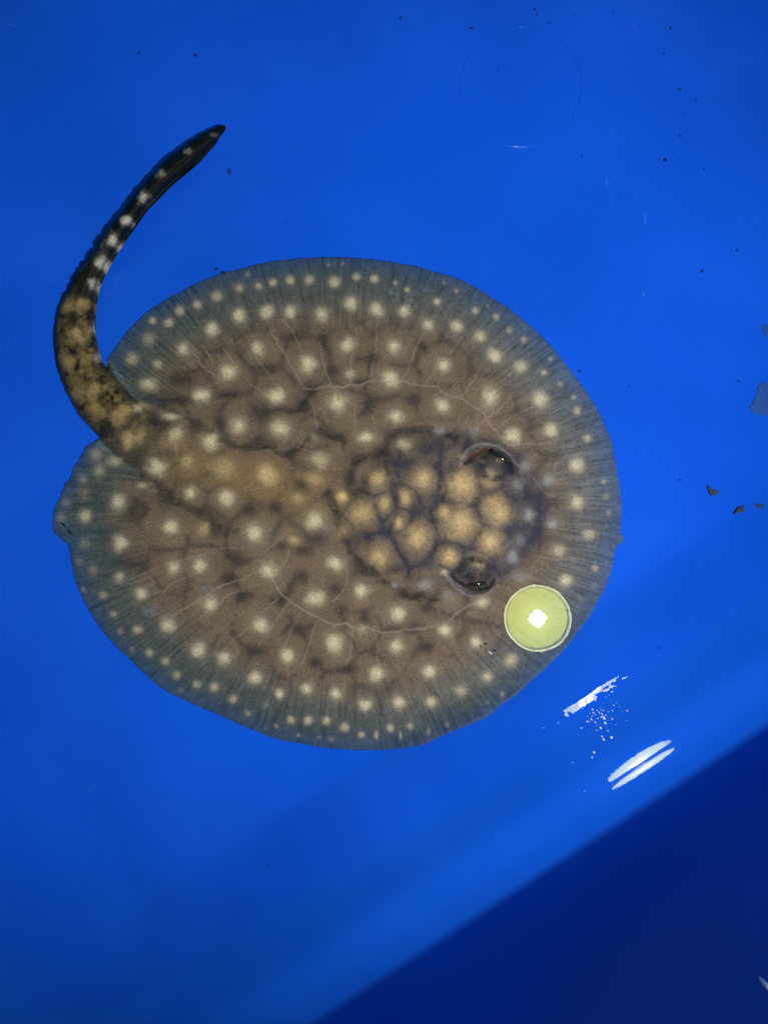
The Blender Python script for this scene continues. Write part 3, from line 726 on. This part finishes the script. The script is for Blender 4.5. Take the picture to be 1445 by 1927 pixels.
# eyes: dark wet balls set in the raised lids
M_EYE = principled('eye_dark', (.012, .012, .014), .12, .5)
M_IRIS = principled('eye_iris', (.10, .075, .03), .35, .4)
def eyeball(cx, cy, rx, ry, ang, z, h):
    bm = bmesh.new(); bmesh.ops.create_uvsphere(bm, u_segments=28, v_segments=16, radius=1)
    ca, sa = math.cos(ang), math.sin(ang)
    for v in bm.verts:
        x, y = v.co.x * rx * PXM, v.co.y * ry * PXM
        v.co = (x * ca - y * sa, x * sa + y * ca, v.co.z * h)
    o = part('eye', bm_mesh('eye', bm), M_EYE)
    o.location = W(cx, cy, z); return o
for cx, cy, rx, ry, an, lab in ((940, 860, 20, 7, math.radians(-38), 'dark eye under the raised lid nearer the far edge'),
                                (897, 1098, 19, 6, math.radians(4), 'dark eye under the raised lid nearer the torch reflection')):
    z = surf_z(cx, cy)
    e = eyeball(cx, cy, rx, ry, an, z - 0.0002, 0.0016); e['label'] = lab
    # gold rim of the iris, a thin crescent on the ball
    bm = bmesh.new(); rows = []
    for i in range(19):
        a = math.radians(15 + 150 * i / 18) if cy < 1000 else math.radians(195 + 150 * i / 18)
        r0, r1 = .80, .90 + .05 * math.sin(i * 1.9)
        row = []
        for r in (r0, r1):
            x, y = r * math.cos(a) * rx * PXM, r * math.sin(a) * ry * PXM
            row.append(bm.verts.new((x * math.cos(an) - y * math.sin(an), x * math.sin(an) + y * math.cos(an), 0.0016 * math.sqrt(max(1 - r * r, 0)) + .00006)))
        rows.append(row)
    for i in range(18): bm.faces.new((rows[i][0], rows[i][1], rows[i + 1][1], rows[i + 1][0]))
    io = bpy.data.objects.new('iris', bm_mesh('iris', bm)); C.objects.link(io); io.data.materials.append(M_IRIS); io.parent = e

# ------------------------------------------------------------------ hand torch (mirrored in the water and the wet wall)
def lathe(profile, n=96):
    bm = bmesh.new(); rings = []
    for r, z in profile:
        if r < 1e-6: rings.append([bm.verts.new((0, 0, z))])
        else: rings.append([bm.verts.new((r * math.cos(2 * math.pi * i / n), r * math.sin(2 * math.pi * i / n), z)) for i in range(n)])
    for A, B in zip(rings[:-1], rings[1:]):
        for i in range(n):
            j = (i + 1) % n
            if len(A) == 1: bm.faces.new((A[0], B[i], B[j]))
            elif len(B) == 1: bm.faces.new((A[i], B[0], A[j]))
            else: bm.faces.new((A[i], B[i], B[j], A[j]))
    return bm_mesh('lathe', bm)
torch = bpy.data.objects.new('torch', None); C.objects.link(torch); torch.location = LAMP
_aim = (Vector(W(*BEAM_AIM, 0)) - LAMP).normalized()
_tilt = Vector((0, 0, -1)).rotation_difference(Vector((0, 0, -1)).lerp(_aim, .55).normalized())     # held slightly tilted towards the ray
torch.rotation_mode = 'QUATERNION'; torch.rotation_quaternion = _tilt
tag(torch, 'round torch with yellow-green reflector and square white LED, mirrored in the water', 'torch')
R = LAMP_R
M_BOWL = emission('lit_reflector', (.87, 1.0, .22), 25.0)
_nt = M_BOWL.node_tree; _e = [n for n in _nt.nodes if n.type == 'EMISSION'][0]
_tc = _nt.nodes.new('ShaderNodeTexCoord'); _vl = _nt.nodes.new('ShaderNodeVectorMath'); _vl.operation = 'LENGTH'
_mr = _nt.nodes.new('ShaderNodeMapRange'); _mr.interpolation_type = 'SMOOTHSTEP'
_mr.inputs['From Min'].default_value = R * .18; _mr.inputs['From Max'].default_value = R * .75; _mr.inputs['To Min'].default_value = 40; _mr.inputs['To Max'].default_value = 30
_nt.links.new(_tc.outputs['Object'], _vl.inputs[0]); _nt.links.new(_vl.outputs['Value'], _mr.inputs['Value']); _nt.links.new(_mr.outputs[0], _e.inputs[1])
M_RIMG = emission('lit_rim', (.86, 1.0, .52), 42.0)
M_GROOVE = emission('lit_groove', (.80, .92, .40), 17.0)
M_COLLAR = emission('lit_collar', (.86, 1.0, .55), 44.0)
M_LED = emission('led', (1.0, .94, .985), LED_RADIANCE)
M_BLACK = principled('torch_body', (.012, .012, .012), .4)
link('bezel', lathe([(R * .955, .0012), (R * .955, 0), (R, 0), (R, .0012)]), M_RIMG, torch)
link('groove', lathe([(R * .905, .0016), (R * .957, .0009)]), M_GROOVE, torch)
link('reflector', lathe([(R * .24, .007), (R * .45, .0062), (R * .70, .0040), (R * .90, .0015)]), M_BOWL, torch).location = (-R * .02, R * .015, 0)
link('collar', lathe([(R * .10, .0067), (R * .235, .0067), (R * .245, .0071)]), M_COLLAR, torch)
bm = bmesh.new(); q = R * .300
vs = []
for i in range(64):
    a = 2 * math.pi * i / 64
    # rounded square
    k = (abs(math.cos(a)) ** 9 + abs(math.sin(a)) ** 9) ** (-1 / 9)
    vs.append(bm.verts.new((q / 1.414 * k * math.cos(a) * .98, q / 1.414 * k * math.sin(a) * .98, .0062)))
bm.faces.new(vs)
led = link('led', bm_mesh('led', bm, False), M_LED, torch); led.rotation_euler.z = math.radians(48)
# the LED's focused beam, leaving the torch in front of the LED
sp_d = bpy.data.lights.new('torch_beam', 'SPOT'); sp_d.energy = BEAM_W; sp_d.spot_size = math.radians(BEAM_ANGLE); sp_d.spot_blend = 1.0
sp_d.shadow_soft_size = R * .11; sp_d.color = (1.0, .925, .985)
beam = bpy.data.objects.new('torch_beam', sp_d); C.objects.link(beam); beam.parent = torch; beam.location = (0, 0, .0005)
beam.rotation_mode = 'QUATERNION'
beam.rotation_quaternion = _tilt.inverted() @ _aim.to_track_quat('-Z', 'Y')
link('housing', lathe([(R * 1.0, .0014), (R * 1.03, .004), (R * 1.03, .03), (R * .6, .055), (R * .55, .14), (0, .14)]), M_BLACK, torch)

# ------------------------------------------------------------------ droplets on the wet wall above the waterline
PXS = lambda spx: float(np.interp(spx, PP, PS))
def wall_pt(px, py):
    """point of the tub surface seen at a pixel"""
    z = 0.0
    for _ in range(40):
        x, y, _z = W(px, py, z); z = 0.5 * z + 0.5 * float(tub_z_xy(np.array([x]), np.array([y]))[0])
    x, y, _z = W(px, py, z); return Vector((x, y, z))
def wall_normal(p):
    e = 0.0003
    f = lambda a, b: float(tub_z_xy(np.array([a]), np.array([b]))[0])
    return Vector((-(f(p.x + e, p.y) - f(p.x - e, p.y)) / (2 * e), -(f(p.x, p.y + e) - f(p.x, p.y - e)) / (2 * e), 1)).normalized()
def dome(n=12, m=5):
    bm = bmesh.new(); bmesh.ops.create_uvsphere(bm, u_segments=n, v_segments=2 * m, radius=1)
    bmesh.ops.delete(bm, geom=[v for v in bm.verts if v.co.z < -0.01], context='VERTS')
    for v in bm.verts: v.co.z *= .55
    return bm_mesh('droplet', bm)
drop_me = dome(); drop_me.materials.append(M_GLINT)
drops = [(x / 4.014 + 980, y / 4.014 + 1220, r) for x, y, r in
 [(540,462,2),(600,460,2.2),(590,485,2.4),(560,500,2),(625,525,3.6),(560,558,3),(595,575,2.4),(600,600,4.4),(635,563,2.6),(687,533,2.6),(717,577,2.4),
  (655,622,1.8),(622,687,3.2),(682,672,3.4),(610,665,2),(455,602,2.2),(500,552,2.4),(515,555,2),(572,620,2.2),(800,470,2.6),(770,480,1.8),(700,430,1.8),
  (665,355,2.4),(640,368,2),(690,470,1.8),(720,410,1.6),(535,512,2),(610,497,2),(640,505,2),(530,535,1.8),(580,530,2),(655,545,2),(570,578,1.8),
  (550,785,3),(535,823,2.2),(390,862,3),(480,1082,2),(170,600,2.4),(745,440,1.6),(790,545,1.8),(620,470,2),(575,470,1.8),(545,487,2),(500,515,1.6),(520,490,1.7),(660,480,1.6),(605,520,2.2)]]
for i, (x, y, r) in enumerate(drops):
    o = link('water_droplet', drop_me)
    p = wall_pt(x, y); nv = wall_normal(p)
    o.location = p; o.rotation_mode = 'QUATERNION'; o.rotation_quaternion = nv.to_track_quat('Z', 'Y')
    k = r * PXM * .50 * (.45 + .95 * random.random()); o.scale = (k, k * (.7 + 1.6 * random.random() ** 2), k)
    tag(o, 'tiny bright water droplet on the sloping tub wall just above the waterline', 'droplet', 'droplets on the wet tub wall')

# pale smear high on the steep wall, a highlight put in as colour
spx = (1437 - CX) * .549 + (1850 - CY) * .836; upx = (1437 - CX) * .836 - (1850 - CY) * .549
zz = float(np.interp(spx, PP, PZ)); nn = float(np.interp(spx, PP, PS)); uu = upx * (H - zz) / F
o = link('highlight_smear', drop_me); o.location = (uu * UX + nn * NX, uu * UY + nn * NY, zz)
o.rotation_mode = 'QUATERNION'; o.rotation_quaternion = Vector((-NX, -NY, .06)).to_track_quat('Z', 'Y'); o.scale = (.0006, .0030, .0006)
tag(o, 'pale smear painted as a highlight high on the dark steep tub wall', 'droplet')

# ------------------------------------------------------------------ debris
M_GRIT = principled('grit', (.010, .035, .20), .7, .1)
M_BLACKCHIP = principled('black_chip', (.004, .004, .004), .5, .2)
M_WHITE = principled('white_chip', (.75, .78, .80), .4, .4)
M_CRUMB = principled('food_crumb', (.036, .052, .075), .85, .1)
M_SCUFF = principled('scuff', (.035, .15, .74), .6, .1)
M_FLAKE, nt_, out_ = new_mat('clear_flake')
b_ = nt_.nodes.new('ShaderNodeBsdfPrincipled'); b_.inputs['Base Color'].default_value = (.03, .115, .36, 1); b_.inputs['Alpha'].default_value = .38
b_.inputs['Roughness'].default_value = .4; nt_.links.new(b_.outputs[0], out_.inputs[0])

def lump(r, flat=.5, seed=0, sub=2, amp=.5):
    rnd = random.Random(seed); bm = bmesh.new(); bmesh.ops.create_icosphere(bm, subdivisions=sub, radius=1)
    for v in bm.verts:
        k = 1 + amp * (rnd.random() - .5)
        v.co = (v.co.x * k * r, v.co.y * k * r, max(v.co.z, -.6) * k * r * flat)
    return bm_mesh('lump', bm)
grit_me = [lump(1, .4, s) for s in range(4)]
for m_ in grit_me: m_.materials.append(M_GRIT)
specks = [(887,53.5,3.2),(935,132,2),(1033,43,2.2),(1006,18,2.6),(1261,53,2.6),(1249,101,2.2),(1277,168,3),(1308,189,2.2),(1279,256,2.2),
          (1325,317,2.2),(1320,510,3.6),(1386,471,2.6),(1094,294,2),(1289,212,1.8),(1081,27,1.8),(1150,23,1.6),(432,323,4.6),(1090,699,2.8),
          (1388,717,2.2),(1278,903,2.2),(754,34,3),(368,104,3.6),(262,100,3.2),(1182,728,1.6),(1010,28,2),(540,420,1.6),(505,1630,2),(1240,1220,2)]
for i, (x, y, r) in enumerate(specks):
    o = link('grit_speck', grit_me[i % 4]); p = wall_pt(x, y); o.location = p; o.scale = (r * PXM, r * PXM * .9, r * PXM); o.rotation_euler.z = i * 1.3
    tag(o, 'tiny dark grit speck on the blue tub floor', 'grit', 'dark specks on the tub floor')
def chip(name, pts, z0, th, mat, label, cat, group=None, wob=0.0):
    """small flat piece: polygon in pixels around its centre, with real thickness"""
    cx = sum(p[0] for p in pts) / len(pts); cy = sum(p[1] for p in pts) / len(pts)
    bm = bmesh.new(); c0 = Vector(W(cx, cy, z0))
    lo = [bm.verts.new(Vector(W(x, y, z0)) - c0) for x, y in pts]
    hi = [bm.verts.new(Vector(W(x, y, z0)) - c0 + Vector((0, 0, th * (1 + wob * (random.random() - .5))))) for x, y in pts]
    ch = bm.verts.new((0, 0, th * 1.3))
    bm.faces.new(lo[::-1]); n = len(pts)
    for i in range(n):
        bm.faces.new((lo[i], lo[(i + 1) % n], hi[(i + 1) % n], hi[i])); bm.faces.new((hi[i], hi[(i + 1) % n], ch))
    o = link(name, bm_mesh(name, bm, False), mat); o.location = c0
    return tag(o, label, cat, group)
chip('food_crumb', [(1329,913),(1336,919),(1343,922),(1352,926),(1344,931),(1336,933),(1332,926)], .0003, .0012, M_CRUMB, 'olive triangular crumb on the tub floor nearest the ray', 'crumb', 'crumbs on the tub floor', .6)
chip('food_crumb', [(1378,967),(1385,957),(1391,953),(1400,953),(1396,957),(1398,963),(1390,964),(1383,966)], .0003, .0012, M_CRUMB, 'olive crumb on the tub floor, middle of the three', 'crumb', 'crumbs on the tub floor', .6)
chip('food_crumb', [(1417,948),(1425,949),(1431,948),(1432,955),(1426,959),(1422,953)], .0003, .0012, M_CRUMB, 'small tan crumb on the tub floor nearest the frame edge', 'crumb', 'crumbs on the tub floor', .6)
chip('clear_flake', [(1449,724),(1436,719),(1428,723),(1424,732),(1422,744),(1416,757),(1409,767),(1414,774),(1424,780),(1436,782),(1449,780)], .0004, .0004, M_FLAKE, 'translucent skin flake on the tub floor at the frame edge', 'flake', None, .6)
chip('clear_flake', [(1449,610),(1438,611),(1430,617),(1436,624),(1440,634),(1449,634)], .0004, .0003, M_FLAKE, 'small translucent flake on the tub floor above the larger flake', 'flake', None, .6)
zs = WATER + .0001
chip('black_chip', [(926,1222),(936,1223),(929,1227)], zs, .0003, M_BLACKCHIP, 'black triangular chip floating beside the torch reflection', 'chip')
chip('white_sliver', [(918,1226),(920,1226),(926,1230),(924,1231)], zs, .0003, M_WHITE, 'white sliver floating next to the black triangular chip', 'sliver')
chip('black_sliver', [(126,996),(131,998),(137,1004),(134,1005),(129,1001)], zs, .0003, M_BLACKCHIP, 'black sliver floating over the ray\'s hind lobe', 'sliver')
chip('black_chip', [(1249,299),(1253,299),(1253,303),(1249,303)], .0003, .0004, M_BLACKCHIP, 'square black chip alone on the blue tub floor', 'chip')
chip('dark_chip', [(415,515),(418,510),(424,511),(421,514)], zs - .004, .0003, M_BLACKCHIP, 'tiny dark chip caught on the ray\'s far edge', 'chip')
# small floating bubbles
bub_me = dome(14, 6); bub_me.materials.append(M_DROP)
for x, y, r in [(1118,1133,3),(1122,1137,3),(1119,1140,2.2),(940,1095,1.8),(902,1158,1.8),(1080,1177,1.8),(1133,1188,2.4),(933,1199,1.6),(200,713,1.8),(832,651,2.2),(828,654,1.8),(860,829,1.8),(963,1410,2.2)]:
    o = link('bubble', bub_me); o.location = W(x, y, WATER); k = r * PXM * 1.3; o.scale = (k, k, k)
    tag(o, 'tiny clear bubble floating on the water in the tub', 'bubble', 'bubbles on the water')
# scuffs on the tub floor (parts of the tub)
for x0, y0, x1, y1, w in [(1141,332,1142,354,1.2),(1212,398,1214,425,1.6),(1193,45,1194,54,1.4),(1210,546,1211,560,1.5),
                          (150,1500,190,1470,.6),(8,40,40,55,.8)]:
    bm = bmesh.new(); n = 6; rows = []
    for i in range(n + 1):
        t = i / n; x = x0 + (x1 - x0) * t; y = y0 + (y1 - y0) * t; ww = w * math.sin(math.pi * (t * .9 + .05))
        dx, dy = x1 - x0, y1 - y0; L = math.hypot(dx, dy); nx, ny = -dy / L, dx / L
        j = (random.random() - .5) * 1.2
        rows.append([bm.verts.new(W(x + nx * (ww + j), y + ny * (ww + j), .00005)), bm.verts.new(W(x + nx * j, y + ny * j, .00018)), bm.verts.new(W(x - nx * (ww - j), y - ny * (ww - j), .00005))])
    for A, B in zip(rows[:-1], rows[1:]):
        for k in range(2): bm.faces.new((A[k], A[k + 1], B[k + 1], B[k]))
    link('scuff', bm_mesh('scuff', bm), M_SCUFF, tub)

print('profile: ledge z', float(np.interp(659, PP, PZ)), 'crease z', float(np.interp(733, PP, PZ)), 'water px', float(np.interp(WATER, PZ, PP)), 'lamp', LAMP, 'R', LAMP_R)
# mirror slopes for the ledge
for spx in (500, 520, 655, 669):
    s = float(np.interp(spx, PP, PS)); z = float(np.interp(spx, PP, PZ)); ln = LAMP.x * NX + LAMP.y * NY
    a = Vector((-s, H - z)).normalized(); b = Vector((ln - s, LAMP_Z - z)).normalized(); h = (a + b)
    print(spx, 'z', round(z, 4), 'mirror slope', round(math.degrees(math.atan2(-h.x, h.y)), 2), 'actual', round(math.degrees(math.atan(np.gradient(PZ, PS)[np.searchsorted(PP, spx)])), 2))
